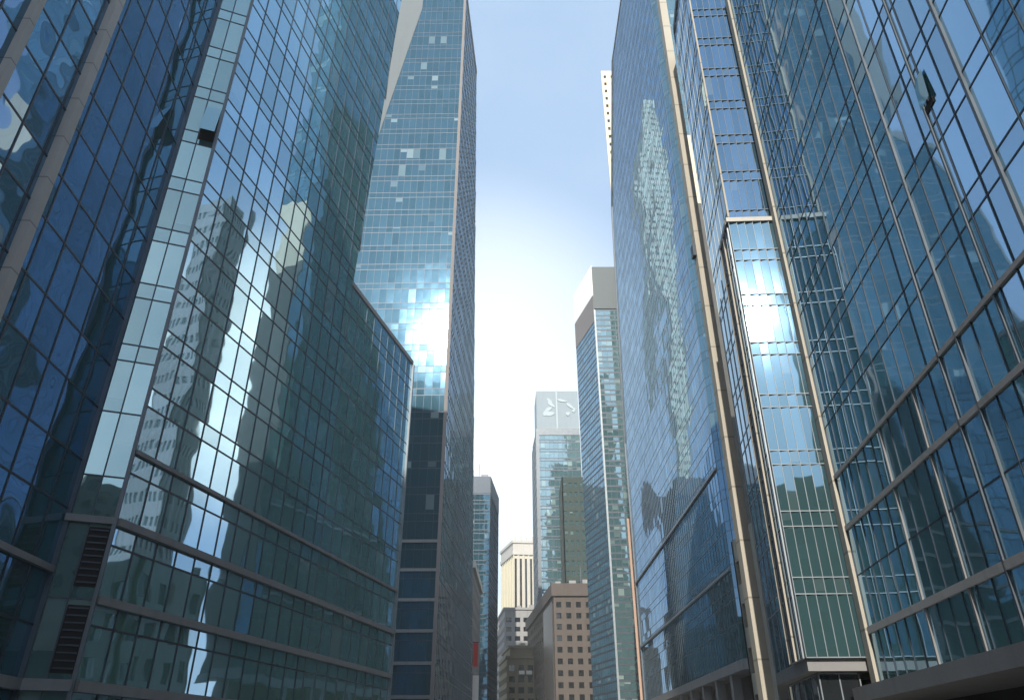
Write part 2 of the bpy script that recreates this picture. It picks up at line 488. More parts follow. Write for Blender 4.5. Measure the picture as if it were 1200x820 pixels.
OCC_DEF = {}
A = thing('office_block', 'blue glass office block filling the left side, wavy reflections and a pale grey pier', 'office building', loc=(-18, 32, 0))
B = thing('office_tower', 'tallest blue-grey glass tower left of the sky gap, with the sun glinting on it', 'office tower', loc=(-12, 111, 0))
C = thing('office_tower', 'ribbed blue-green glass tower with a bright curved reflection, left of the slim pier', 'office tower', loc=(22, 75, 0))
Eb = thing('office_block', 'flat-fronted glass bay with the sun glint, between the two pale piers on the right', 'office building', loc=(14, 37, 0))
D = thing('office_block', 'deep blue glass block at the right edge with thick grey mullions and a canopy', 'office building', loc=(15, 33, 0))
for o in (A, B, C, Eb, D):
    pass
def setloc(o):      # things keep their base point as origin; children are built in world coordinates
    pass
OCC += [(A, polyA, HT_A), (A, polyAw, HT_W), (B, polyB, HT_B), (C, polyC, HT_C), (Eb, polyE, HT_E), (D, polyD, HT_D)]

# ------------------------------------------------------------------ building A
zA = [0.3, 4.3]
z = 4.3
for k in range(30):
    z += 3.3
    if z > HT_A: break
    zA += [z - 0.95, z] if k > 2 else [z - 1.0, z]
zA.append(HT_A)
zAw = [q for q in zA if q < HT_W - 0.6] + [HT_W]
L1 = (Vector(A1p) - Vector(A1s)).length
Ls = (Vector(A2p) - Vector(A1p)).length
L2 = (Vector(A2mid) - Vector(A2p)).length
L3 = (Vector(A2end) - Vector(A2mid)).length
zA1 = [0.3, 4.3, 6.5, 8.7]
z = 8.7
while z < HT_A1 - 3:
    zA1 += [z + 2.6, z + 4.8]; z += 4.8
zA1.append(HT_A1)
zS = [0.3, 4.3, 7.6, 10.9, 12.9, 16.0]
z = 16.0
while z < HT_A - 4: zS += [z + 2.7, z + 3.6]; z += 3.6
zS.append(HT_A)
fA1 = Facade(A1s, A1p, frange(0, L1, 1.55), zA1, 'glass_a_wavy', 'frame_dark', seed=1, vw=.075, hw=.085)
fAs = Facade(A1p, A2p, frange(0, Ls, 0.95), zS, 'glass_strip', 'frame_dark', seed=2, vw=.06, hw=.07)
a2max = lambda zz: L2 + max(0.0, zz - HT_W) * .074
fA2 = Facade(A2p, A2mid, frange(0, L2 + 3.45, 1.5), zA, 'glass_a', 'frame_dark', umax=a2max, seed=3, vw=.07, hw=.09)
fA3 = Facade(A2mid, A2end, frange(0, L3, 1.5), zAw, 'glass_a', 'frame_grey', seed=4, vw=.06, hw=.09)
fA5 = Facade(A2end, wing_back, frange(0, 20.6, 1.5), zAw, 'glass_a', 'frame_dark', seed=6)
mb = MB(); mb.prism(inset(polyA, .3), 0, HT_A1 - .2); mb.build('wall', M['core'], A)
up = [A1p, A2p, A2mid, polyA[4], (-40, 48)]
mb = MB(); 
def leanA(zz):
    q = fA2.P(a2max(zz), zz); k = (zz - HT_W) * .074
    return [A1p, A2p, (q[0], q[1]), (polyA[4][0] + k * .25, polyA[4][1] + k), (-40, 48)]
mb.prism(inset(leanA(HT_W), .12), HT_W - .3, HT_A - .2, inset(leanA(HT_A), .12)); mb.build('wall', M['grey_clad'], A)
mb = MB(); mb.prism(inset(polyAw, .3), 0, HT_W - .2); mb.build('wall', M['core'], A)
mb = MB(); mb.prism(inset([A1s, A1p, (-40, 48), (-46, 44), (-46, -6)], -.05), HT_A1 - .1, HT_A1 + .4); mb.build('roof', M['roof'], A)
mb = MB(); mb.prism(inset(leanA(HT_A), -.05), HT_A - .1, HT_A + .4); mb.build('roof', M['roof'], A)
mb = MB(); mb.prism(inset(polyAw, -.08), HT_W + .05, HT_W + .45); mb.build('roof', M['band'], A)
glaze(A, [fA1, fAs, fA2, fA3, fA5])
# grey floor bands on the lower floors
for zc, h, dd in ((4.3, .42, .30), (7.6, .34, .24), (10.9, .34, .24), (14.2, .2, .18)):
    for f in (fA2, fA3):
        mb = MB(); f.bar(mb, -.02 if f is fA3 else .0, f.len, zc - h / 2, zc + h / 2, -.05, dd); mb.build('floor_band', M['band'], A)
for zc, h, dd in ((4.3, .42, .30), (10.9, .30, .22)):
    mb = MB(); fAs.bar(mb, 0, fAs.len, zc - h / 2, zc + h / 2, -.05, dd); mb.build('floor_band', M['band'], A)
for zc, h, dd in ((4.3, .42, .30), (8.7, .26, .2)):
    mb = MB(); fA1.bar(mb, 0, fA1.len, zc - h / 2, zc + h / 2, -.05, dd); mb.build('floor_band', M['band'], A)
# pale piers on the near face
for az, w, d in ((-39.75, 0.50, .34), (-44.9, 0.36, .26)):
    q = line_x(az, A1p, -3.0); u = (Vector(q) - Vector(A1s)).length
    mb = MB(); fA1.bar(mb, u - w / 2, u + w / 2, 0, HT_A1 + .5, -.05, d); mb.build('pier', M['pier'], A)
# thicker corner posts
for f, u, w, mt in ((fA1, fA1.len, .16, 'frame_grey'), (fAs, fAs.len, .16, 'frame_grey'), (fA3, fA3.len, .2, 'frame_pale')):
    mb = MB(); f.bar(mb, u - w / 2, u + w / 2, 0.3, (HT_W if f is fA3 else (HT_A1 if f is fA1 else HT_A)), -.06, .2); mb.build('corner_post', M[mt], A)
# the open vents in the pale strip
for zc, h in ((33.5, 2.6), (8.1, 2.5), (4.75, 2.6)):
    mb = MB(); fAs.bar(mb, fAs.len * .52, fAs.len - .1, zc, zc + h, .0, .03); op = mb.build('open_window', M['black'], A)
    mb = MB()
    a, b_ = fAs.len * .52, fAs.len - .1
    fAs_p = [fAs.P(a, zc + h, .10), fAs.P(b_, zc + h, .10), fAs.P(b_, zc + .2, .75), fAs.P(a, zc + .2, .75)]
    mb.face([fAs_p[3], fAs_p[2], fAs_p[1], fAs_p[0]], [(411.1, 1.1), (411.9, 1.1), (411.9, 1.9), (411.1, 1.9)])
    if zc > 20: mb.build('sash', M['glass_strip'], op)
    else:
        mb = MB()
        for k in range(9): fAs.bar(mb, a + .05, b_ - .05, zc + .15 + k * (h - .3) / 8, zc + .21 + k * (h - .3) / 8, .03, .07)
        mb.build('louvre', M['frame_dark'], op)

# ------------------------------------------------------------------ building B
def b1min(zz):
    if zz < 112: return 0.0 + 26 - 26
    return 0.0
LB1 = 26.0
def b1_min(zz):
    # chamfered shoulder: from azimuth -14.6 at 112 m to -10.6 at 152 m
    u_lo = LB1 - 18.0; u_hi = LB1 - 10.0
    if zz < 104: return 0.0 if zz < 80 else (zz - 80) / 24 * u_lo
    return min(u_hi, u_lo + (zz - 104) / 48 * (u_hi - u_lo))
def b1_out(zz): return min(b1_min(zz), LB1 - 18.4)
LB2 = (Vector(Bback) - Vector(B0)).length
def b2_max(zz): return LB2 - (LB2 - 23) * zz / HT_B
zB = [0.3, 5.0]
z = 5.0
while z < HT_B - 4.2:
    zB += [z + 3.0, z + 4.2]; z += 4.2
zB.append(HT_B)
# front: u from Bfl to B0
fB1 = Facade(Bfl, B0, frange(0, LB1, 1.3), zB, 'glass_b', 'frame_dark', umin=b1_min, seed=11, vw=.05, hw=.14, dep=.04)
fB2 = Facade(B0, Bback, frange(0, LB2, 1.5), zB, 'glass_b', 'frame_pale', umax=b2_max, seed=12, vw=.07, hw=.10, dep=.06)
# core as a loft with the same clipped corners
levels = [0, 80, 104, 152, HT_B]
def planB(zz):
    a = Vector(fB1.P(b1_min(zz) if zz < 104 else b1_out(zz) + .6, zz)); c = Vector(fB2.P(b2_max(zz), zz))
    k = 1 - zz / HT_B
    return [(a.x, a.y), B0, (c.x, c.y), (a.x + 3, c.y + 3)]
for i in range(len(levels) - 1):
    mb = MB(); mb.prism(inset(planB(levels[i]), .3), levels[i], levels[i + 1], inset(planB(levels[i + 1]), .3))
    mb.build('wall', M['grey_clad'] if i else M['core'], B)
mb = MB(); mb.prism(inset(planB(HT_B), -.1), HT_B, HT_B + 1.2); mb.build('roof', M['roof'], B)
glaze(B, [fB1, fB2])
mb = MB(); fB1.bar(mb, LB1 - .5, LB1 + .05, 0.3, HT_B, -.05, .25); mb.build('corner_post', M['taupe_clad'], B)
mb = MB()
for i in range(len(levels) - 1):
    a, b_ = levels[i], levels[i + 1]
    fB1.bar(mb, b1_out(a) - .3, b1_min(a) + .1, a, b_, -6, .1, b1_out(b_) - .3, b1_min(b_) + .1)
mb.build('side_wall', M['grey_clad'], B)
for zc in (5.0, 9.2, 13.4, 17.6, 21.8, 26.0, 30.2):
    mb = MB(); fB1.bar(mb, 0, LB1 - .5, zc - .22, zc + .22, -.05, .26); mb.build('floor_band', M['band'], B)

# ------------------------------------------------------------------ building C
LC = (Vector(C1) - Vector(C0)).length
def c_min(zz):
    # far corner leans in towards the top
    if zz < 60: return 0.0
    if zz < 117: return (zz - 60) / 57 * 8.0
    return 8.0 + (zz - 117) / 30 * 17.5
zC = [10.9, 14.4]
z = 14.4
while z < HT_C - 3.6:
    zC += [z + 2.5, z + 3.6]; z += 3.6
zC.append(HT_C)
fC1 = Facade(C0, C1, frange(0, LC, 1.25), zC, 'glass_c', 'frame_grey', umin=c_min, seed=21, vw=.06, hw=.08, dep=.03)
fC2 = Facade(C1, C2, frange(0, 1.66, .83), zC, 'glass_c', 'frame_grey', seed=22)
lv = [10.4, 60, 117, HT_C]
def planC(zz):
    a = fC1.P(c_min(zz), zz)
    return [(a[0], a[1]), C1, C2, polyC[3], (40, a[1] - 8)]
for i in range(3):
    mb = MB(); mb.prism(inset(planC(lv[i]), .3), lv[i], lv[i + 1], inset(planC(lv[i + 1]), .3)); mb.build('wall', M['core'], C)
mb = MB(); mb.prism(inset(planC(HT_C), -.1), HT_C, HT_C + .8); mb.build('roof', M['roof'], C)
mb = MB(); mb.prism(inset(polyC, 2.2), 0, 10.4); mb.build('wall', M['brown_dark'], C)
mb = MB(); mb.prism(inset(polyC, -.15), 9.9, 10.88); mb.build('base_beam', M['band'], C)
for k in range(9):
    mb = MB(); u = 2 + k * 6.9
    fC1.bar(mb, u - .45, u + .45, 0, 9.9, -1.2, -.2); mb.build('column', M['band'], C)
mb = MB()
for i in range(3):
    a, b_ = lv[i] + (.5 if i == 0 else 0), lv[i + 1]
    fC1.bar(mb, c_min(a) - .3, c_min(a) + .3, a, b_, -.3, .25, c_min(b_) - .3, c_min(b_) + .3)
mb.build('corner_post', M['frame_grey'], C)
glaze(C, [fC1, fC2])
fC3 = Facade(C2, polyC[3], [0], [0], 'glass_c', None)
mb = MB(); fC3.bar(mb, .05, fC3.len, 70, 83, -.28, .02); mb.build('side_wall', M['cream_wall'], C)
mb = MB(); fC3.bar(mb, .05, fC3.len, 10.9, 70, -.28, .0); mb.build('side_wall', M['dark_stone'], C)
fC4 = Facade(C2, polyC[3], frange(0, fC3.len, 1.4), [83] + [q for q in zC if q > 84], 'glass_f', 'frame_grey', seed=24)
glaze(C, [fC4])
for zc in (20.0, 31.5):
    mb = MB(); fC1.bar(mb, 0, LC, zc - .15, zc + .15, -.05, .24); mb.build('floor_band', M['frame_pale'], C)

# ------------------------------------------------------------------ pier between C and E
P1 = thing('pier', 'slim tall cream stone pier left of the glass bay, standing clear of the ribbed tower', 'pier', loc=(13.7, 43.6, 0))
q = pol(17.35, 45.2)
mb = MB(); mb.prism([(q[0] - .31, q[1] - .4), (q[0] + .31, q[1] - .4), (q[0] + .31, q[1] + .4), (q[0] - .31, q[1] + .4)], 0, 72); mb.build('shaft', M['pier_cream'], P1)
mb = MB(); mb.box(q[0] - .55, q[0] + .55, q[1] - .58, q[1] + .58, 72, 72.6); mb.build('cap', M['pier'], P1)
mb = MB(); mb.box(q[0] - .52, q[0] - .315, q[1] - .3, q[1] + .3, 33.2, 34.2); mb.build('bracket', M['frame_dark'], P1)

# ------------------------------------------------------------------ building E (bay)
zE = [5.45, 8.0]
z = 8.0
while z < HT_E - 3.2:
    zE += [z + .7, z + 2.95]; z += 2.95
zE.append(HT_E)
fE0 = Facade(polyE[0], polyE[1], frange(0, (Vector(polyE[0]) - Vector(polyE[1])).length, 1.1), zE, 'glass_e', 'frame_pale', seed=31, vw=.06, hw=.06)
LE = (Vector(polyE[2]) - Vector(polyE[1])).length
fE1 = Facade(polyE[1], polyE[2], frange(0, LE, .44), zE, 'glass_e_up', 'frame_grey', seed=32, vw=.03, hw=.045, twist=-11.6, dep=.07)
mb = MB(); mb.prism(inset(polyE, .2), 5.3, HT_E - .2); mb.build('wall', M['core'], Eb)
mb = MB(); mb.prism(inset(polyE, -.08), HT_E, HT_E + .6); mb.build('roof', M['roof'], Eb)
mb = MB(); mb.prism(inset(polyE, -.06), 4.95, 5.43); mb.build('base_beam', M['band'], Eb)
mb = MB(); mb.prism(inset(polyE, .5), 0, 5.0); mb.build('wall', M['core'], Eb)
f = Facade(inset(polyE, .45)[1], inset(polyE, .45)[2], frange(0, LE - .9, .7), [0.2, 2.6, 4.9], 'glass_dark', 'frame_pale', seed=33)
f0 = Facade(inset(polyE, .45)[0], inset(polyE, .45)[1], frange(0, 5.6, 1.1), [0.2, 2.6, 4.9], 'glass_dark', 'frame_pale', seed=34)
zL = [q for q in zE if q < 27.6] + [28.3]
fE2 = Facade(fE1.P(-.12, 0, .22)[:2], fE1.P(LE - .02, 0, .22)[:2], frange(0, LE + .1, .44), zL, 'glass_e', 'frame_pale', seed=35, vw=.03, hw=.045, twist=-11.6, dep=.07)
mb = MB(); fE1.bar(mb, -.12, LE - .05, 5.45, 28.2, .02, .12); mb.build('wall', M['core'], Eb)
mb = MB(); fE1.bar(mb, -.25, LE, 28.3, 28.58, -.04, .36); mb.build('coping', M['pale_grey'], Eb)
fE3 = Facade(fE0.P(fE0.len - 2.3, 0, .14)[:2], fE0.P(fE0.len, 0, .14)[:2], frange(0, 2.3, .58), zL, 'glass_e', 'frame_pale', seed=36, vw=.05, hw=.05, dep=.05)
mb = MB(); fE0.bar(mb, fE0.len - 2.4, fE0.len + .1, 28.3, 28.58, -.04, .26); mb.build('coping', M['pale_grey'], Eb)
mb = MB(); fE0.bar(mb, fE0.len - 2.3, fE0.len, 5.45, 28.2, .02, .10); mb.build('wall', M['core'], Eb)
for v in (.02, 1.15):
    mb = MB(); fE0.bar(mb, fE0.len - 2.35 + v, fE0.len - 2.25 + v, 5.45, 28.3, .0, .26); mb.build('fin', M['pier_cream'], Eb)
glaze(Eb, [fE0, fE1, fE2, fE3, f, f0])
mb = MB(); fE1.bar(mb, -.05, .05, 28.6, HT_E, -.05, .10); mb.build('corner_post', M['pier_cream'], Eb)

# ------------------------------------------------------------------ building D
fD = Facade(Dp, Dnear, [0], [0], 'glass_d', 'frame_grey')
LD = fD.len
uf1 = (Vector(Dfold1) - Vector(Dp)).length; uf0 = (Vector(Dfold0) - Vector(Dp)).length
un = (Vector(Dn) - Vector(Dp)).length
zD = [4.4, 6.4, 8.6, 10.65, 13.0]
z = 13.0
while z < HT_D - 3.1: zD += [z + 2.4, z + 3.1]; z += 3.1
zD.append(HT_D)
us = frange(.45, uf1, .97) + frange(uf0, un, .97) + frange(un, LD, 1.35)[1:]
fD = Facade(Dp, Dnear, us, zD, 'glass_d', 'frame_dark', seed=41, vw=.045, hw=.055, dep=.03, umin=lambda z: .45)
mb = MB(); mb.prism(inset(polyD, .3), 4.0, HT_D - .2); mb.build('wall', M['core'], D)
mb = MB(); mb.prism(inset(polyD, -.05), HT_D, HT_D + .5); mb.build('roof', M['roof'], D)
mb = MB(); mb.prism(inset(polyD, 2.0), 0, 4.2); mb.build('wall', M['black'], D)
mb = MB(); fD.bar(mb, -.4, LD, 3.75, 4.28, -2.5, .9); mb.build('canopy', M['band'], D)
fDe = Facade(polyD[4], polyD[0], frange(0, 1.7, .85), zD, 'glass_d', 'frame_dark', seed=42)
glaze(D, [fD, fDe])
for zc, h in ((6.4, .26), (10.65, .2), (13.0, .16)):
    mb = MB(); fD.bar(mb, .45, LD, zc - h / 2, zc + h / 2, -.05, .08); mb.build('floor_band', M['pier'], D)
mb = MB(); fD.bar(mb, -.16, .42, 0, HT_D + .6, -.6, .16); mb.build('pier', M['pier_cream'], D)
for u, w, d in ((uf1, .10, .08), (uf0, .10, .08), (un, .12, .09)):
    mb = MB(); fD.bar(mb, u - w / 2, u + w / 2, 4.28, HT_D, -.05, d); mb.build('post', M['frame_grey'], D)
for az in (37.9,):
    u = (Vector(line_x(az, Dp, HD)) - Vector(Dp)).length
    mb = MB(); fD.bar(mb, u - .04, u + .04, 4.28, HT_D, -.05, .06); mb.build('post', M['frame_grey'], D)
for az in (28.2, 31.0):
    u = (Vector(line_x(az, Dp, HD)) - Vector(Dp)).length
    mb = MB(); fD.bar(mb, u - .05, u + .05, 4.28, 13.0, -.05, .07); mb.build('post', M['band'], D)
# one vent stands open high on the facade
u = (Vector(line_x(38.3, Dp, HD)) - Vector(Dp)).length
mb = MB(); fD.bar(mb, u - .32, u + .32, 19.75, 20.0, .0, .04); op = mb.build('open_window', M['black'], D)
mb = MB(); mb.face([fD.P(u - .32, 20.0, .12), fD.P(u + .32, 20.0, .12), fD.P(u + .32, 21.2, .05), fD.P(u - .32, 21.2, .05)], [(5.1, 5.1), (5.9, 5.1), (5.9, 5.9), (5.1, 5.9)])
mb.build('sash', M['glass_d'], op)

# ------------------------------------------------------------------ the far street
def glass_block(name, label, cat, poly, H, edges, du, dz, gap, glass, frame, z0=0.3, hw=.2, vw=.1, dep=.10, wallmat='core', seed=50, top=0.0):
    b = thing(name, label, cat, loc=(poly[0][0], poly[0][1], 0))
    OCC.append((b, poly, H))
    fs = []
    for k, e in enumerate(edges):
        p0 = poly[e]; p1 = poly[(e + 1) % len(poly)]
        ln = (Vector(p1) - Vector(p0)).length
        fs.append(Facade(p0, p1, frange(0, ln, du), zdouble(z0, H - top, dz, gap), glass, frame, seed=seed + k, vw=vw, hw=hw, dep=dep))
    mb = MB(); mb.prism(inset(poly, .3), 0, H - .05); mb.build('wall', M[wallmat], b)
    mb = MB(); mb.prism(inset(poly, .25), H - .1, H + .5); mb.build('roof', M['roof'], b)
    glaze(b, fs)
    return b, fs

# tower whose crown has sunlit white and shaded grey put into its panel colours
Fc = pol(7.45, 200); Fl = (Fc[0] - .242 * 18.3, Fc[1] + .97 * 18.3); Fr = (Fc[0] + 16, Fc[1])
polyF = [Fl, Fc, Fr, (Fr[0] - 3, Fl[1])]
Fb, fF = glass_block('office_tower', 'light blue glass tower, its crown coloured white on the sunlit side', 'office tower', polyF, 142, [0, 1], 1.6, 3.7, 1.5, 'glass_f', 'frame_dark', top=16, hw=.5, seed=51, dep=.05)
mb = MB(); fF[1].bar(mb, 0, fF[1].len, 126.5, 142.5, -.3, .2); mb.build('crown_panel', M['grey_clad'], Fb)  # grey colour in place of shade on the crown front
mb = MB(); fF[0].bar(mb, 0, fF[0].len, 131.5, 143.0, -.3, .22); o = mb.build('crown_panel', M['white_clad'], Fb); o['label'] = 'crown panel coloured white on its sunlit side'
mb = MB(); fF[0].bar(mb, 0, fF[0].len, 122, 131.4, -.3, .15); mb.build('crown_panel', M['taupe_clad'], Fb)
for k in range(9):
    zc = 8 + k * 11.1
mb = MB(); fF[1].bar(mb, -.15, .35, 0.3, 126, -.05, .3); mb.build('corner_post', M['frame_pale'], Fb)

# tower with the silver sign box
Gc = pol(2.0, 300); Gl = (Gc[0] - 1.2, Gc[1] + 22); Gr = (Gc[0] + 19, Gc[1])
polyG = [Gl, Gc, Gr, (Gr[0], Gl[1])]
Gb, fG = glass_block('office_tower', 'pale blue glass tower topped by a silver box with a white leaf emblem', 'office tower', polyG, 128, [0, 1], 1.9, 4.2, 1.2, 'glass_f', 'frame_dark', hw=.4, top=2.5, seed=55)
mb = MB(); fG[1].bar(mb, 0, fG[1].len, 125.5, 128.6, -.3, .25); mb.build('cornice', M['frame_grey'], Gb)
mb = MB(); fG[1].bar(mb, -.1, 1.3, 0.3, 125.5, -.05, .3); mb.build('corner_post', M['frame_grey'], Gb)
mb = MB(); mb.prism([(Gc[0] + .4, Gc[1] + .5), (Gr[0], Gc[1] + .5), (Gr[0], Gc[1] + 18), (Gc[0] + .1, Gc[1] + 18)], 128.5, 147.0); sb = mb.build('sign_box', M['sign_clad'], Gb)
xm = (Gc[0] + 9.4)
mb = MB(); mb.box(xm - .35, xm + .35, Gc[1] + .05, Gc[1] + .49, 128.7, 147.1); mb.build('divider', M['emblem'], sb)
mb = MB()
NP = [0]
def petal(cx, cz, ang, ln, w):
    NP[0] += 1; yf = Gc[1] + .32 - .02 * NP[0]
    pts = []
    for k in range(10):
        a = 2 * math.pi * k / 10
        x = math.cos(a) * ln / 2 ; y = math.sin(a) * w / 2 * (1 - .35 * math.cos(a))
        pts.append((cx + x * math.cos(ang) - y * math.sin(ang), cz + x * math.sin(ang) + y * math.cos(ang)))
    mbv = [(p[0], yf, p[1]) for p in pts]
    mb.face(mbv[::1])
    for k in range(10):
        a, b_ = pts[k], pts[(k + 1) % 10]
        mb.face([(a[0], yf, a[1]), (a[0], Gc[1] + .49, a[1]), (b_[0], Gc[1] + .49, b_[1]), (b_[0], yf, b_[1])])
for cx, cz, an, ln, w in ((-3.2, 142.2, 2.2, 3.4, 1.5), (-2.3, 140.3, -.7, 4.2, 1.5), (-4.6, 136.8, 1.0, 4.6, 2.0), (-2.9, 135.9, .1, 4.0, 2.2), (-3.4, 138.2, .5, 3.2, 1.6),
                          (2.6, 142.2, -.25, 4.6, 1.3), (6.0, 139.6, -.75, 4.2, 1.4), (4.9, 135.9, .7, 2.0, 1.7), (7.6, 137.6, 1.2, 2.4, 1.2)):
    petal(xm + cx, cz, an, ln, w)
mb.build('emblem', M['emblem'], sb)

# dark green slab in front of it
pG2 = rect(pol(4.0, 262)[0], pol(4.0, 262)[0] + 14, 261, 280)
block_b = thing('office_building', 'dark green slab with rows of small pale windows, in front of the silver-topped tower', 'office building', loc=(pG2[0][0], pG2[0][1], 0))
OCC.append((block_b, pG2, 93))

# brown stone building
Hc = pol(3.1, 235); Hl = (Hc[0] - 6.7, Hc[1] + 70); 
pH = [Hl, Hc, (Hc[0] + 15, Hc[1]), (Hc[0] + 15, Hl[1])]
Hb = thing('apartment_building', 'brown stone block with small square windows and a heavy cornice, low in the street', 'apartment building', loc=(Hc[0], Hc[1], 0))
OCC.append((Hb, pH, 49))
# others
Ic = pol(0.1, 420); Il = (Ic[0] - 7.2, Ic[1] + 26)
pI = [Il, Ic, (Ic[0] + 20, Ic[1] + 2), (Ic[0] + 20, Ic[1] + 30)]
Ib = thing('apartment_tower', 'pale yellow stone tower with vertical ribs and an ornate top, farthest down the street', 'tower', loc=(Ic[0], Ic[1], 0))
Jc = pol(-.55, 330); Jl = (Jc[0] - 3.5, Jc[1] + 30)
pJ = [Jl, Jc, (Jc[0] + 22, Jc[1] + 1), (Jc[0] + 22, Jc[1] + 32)]
Jb = thing('office_building', 'grey concrete block with square windows, below the pale yellow tower', 'office building', loc=(Jc[0], Jc[1], 0))
Kc = pol(-.35, 285); Kl = (Kc[0] - 3.2, Kc[1] + 24)
pK = [Kl, Kc, (Kc[0] + 20, Kc[1] + 1), (Kc[0] + 20, Kc[1] + 25)]
Kb = thing('office_building', 'low olive stone building with a stepped cornice, in front of the grey concrete block', 'office building', loc=(Kc[0], Kc[1], 0))
Lc = pol(-1.75, 262); 
pL = [(Lc[0] - 22, Lc[1] - .5), Lc, (Lc[0] + 2.6, Lc[1] + 26), (Lc[0] - 22, Lc[1] + 26)]
Lb, fL = glass_block('office_tower', 'dark blue glass slab behind the tallest tower, right at the sky gap', 'office tower', pL, 93, [0, 1], 1.8, 3.6, 1.3, 'glass_b', 'frame_dark', hw=.3, top=6, seed=61)
mb = MB(); fL[0].bar(mb, 0, fL[0].len, 87, 93.4, -.3, .2); mb.build('crown_panel', M['frame_dark'], Lb)
mb = MB(); fL[1].bar(mb, 0, fL[1].len, 87, 93.4, -.3, .2); mb.build('crown_panel', M['grey_clad'], Lb)
for o, p, h in ((Ib, pI, 112), (Jb, pJ, 59), (Kb, pK, 38.5)): OCC.append((o, p, h))
Nc = pol(8.95, 158)
pN = [(Nc[0] + 2.6, Nc[1] + 16), Nc, (Nc[0] + 12, Nc[1]), (Nc[0] + 12, Nc[1] + 16)]
Nb = thing('apartment_building', 'narrow pink tiled building squeezed between the light blue tower and the ribbed tower', 'apartment building', loc=(Nc[0], Nc[1], 0))
OCC.append((Nb, pN, 47))
Oc = pol(9.85, 190)
pO = [(Oc[0] + 3.5, Oc[1] + 18), Oc, (Oc[0] + 20, Oc[1]), (Oc[0] + 20, Oc[1] + 18)]
Ob = thing('apartment_tower', 'pale beige tower edge peeking out behind the top of the ribbed tower', 'tower', loc=(Oc[0], Oc[1], 0))
OCC.append((Ob, pO, 222))
Mc = pol(-2.95, 192); 
pM = [(Mc[0] - 20, Mc[1]), Mc, pol(-2.35, 225), (Mc[0] - 20, 225)]
Mb_ = thing('shop_building', 'brown stone corner building with a red sign, behind the foot of the tallest tower', 'building', loc=(Mc[0], Mc[1], 0))
OCC.append((Mb_, pM, 46))

block(block_b, pG2, 0, 93, 'green_slab', [7, 6], 26, [0, 3], glass='glass_f', wfrac=.5, hfrac=.42)
block(Hb, pH, 0, 45.6, 'brown', [14, 5], 14, [0, 1], wfrac=.5, hfrac=.5, parapet=.8)
mb = MB(); mb.prism(inset(pH, -.7), 45.7, 49.4); mb.build('cornice', M['brown'], Hb)
fh = Facade(Hl, Hc, [0], [0], 'glass_dark', None)
mb = MB(); fh.bar(mb, 48, 68, 0, 44.5, -.1, .25); mb.build('granite_panel', M['brown_dark'], Hb)

# yellow tower: ribs, cornice, little finials
mb = MB(); mb.prism(inset(pI, .5), 0, 108); mb.build('wall', M['yellow'], Ib)
fi = [Facade(pI[0], pI[1], [0], [0], 'glass_dark', None), Facade(pI[1], pI[2], [0], [0], 'glass_dark', None)]
for f, mt in zip(fi, ('yellow', 'pale_grey')):  # rib colours carry the light: yellow on the lit side, grey front
    nrib = 8 if f is fi[0] else 7
    for k in range(nrib + 1):
        u = f.len * k / nrib
        mb = MB(); f.bar(mb, max(0, u - .55), min(f.len, u + .55), 0, 103, -.55, .1); mb.build('rib', M[mt], Ib)
    for k in range(nrib):
        u = f.len * (k + .5) / nrib
        mb = MB(); f.bar(mb, u - .55, u + .55, 2, 101, -.52, -.42); mb.build('window_strip', M['glass_dark'], Ib)
mb = MB(); mb.prism(inset(pI, -.5), 103, 105); mb.build('cornice', M['pale_grey'], Ib)
mb = MB(); mb.prism(inset(pI, -.1), 105, 109.5); mb.prism(inset(pI, -.8), 109.5, 111); mb.build('crown', M['pale_grey'], Ib)
for k in range(6):
    f = fi[1]; p = f.P(f.len * (k + .3) / 6, 111)
    mb = MB(); mb.box(p[0] - .5, p[0] + .5, p[1], p[1] + 1, 111, 112.6 + (k % 2) * .8); mb.build('finial', M['pale_grey'], Ib)
block(Jb, pJ, 0, 58, 'office_grey', [9, 6], 15, [0, 1], wfrac=.62, hfrac=.5, parapet=2.2)
mb = MB(); mb.prism(inset(pJ, -.5), 58, 58.9); mb.build('cornice', M['office_grey'], Jb)
block(Kb, pK, 0, 33.5, 'olive', [7, 6], 9, [0, 1], wfrac=.6, hfrac=.55)
mb = MB(); mb.prism(inset(pK, -.5), 33.6, 34.5); mb.prism(inset(pK, 1.2), 34.5, 37.2); mb.prism(inset(pK, .6), 37.2, 37.9); mb.build('cornice', M['olive'], Kb)
mb = MB(); 
for k in range(2): mb.box(Kc[0] + 4.2 + k * 2.6, Kc[0] + 6.2 + k * 2.6, Kc[1] - .5, Kc[1] + .3, 28.4, 29.6)
mb.build('awning', M['white_clad'], Kb)
block(Nb, pN, 0, 47, 'pink', [4, 6], 15, [0, 1], wfrac=.42, hfrac=.45)
block(Ob, pO, 0, 222, 'cream_wall', [5, 8], 60, [0, 1], wfrac=.35, hfrac=.4)
block(Mb_, pM, 0, 44.5, 'taupe_clad', [6, 8], 12, [0, 1], wfrac=.45, hfrac=.5)
mb = MB(); mb.prism(inset(pM, -.6), 44.6, 46.2); mb.build('cornice', M['pale_grey'], Mb_)
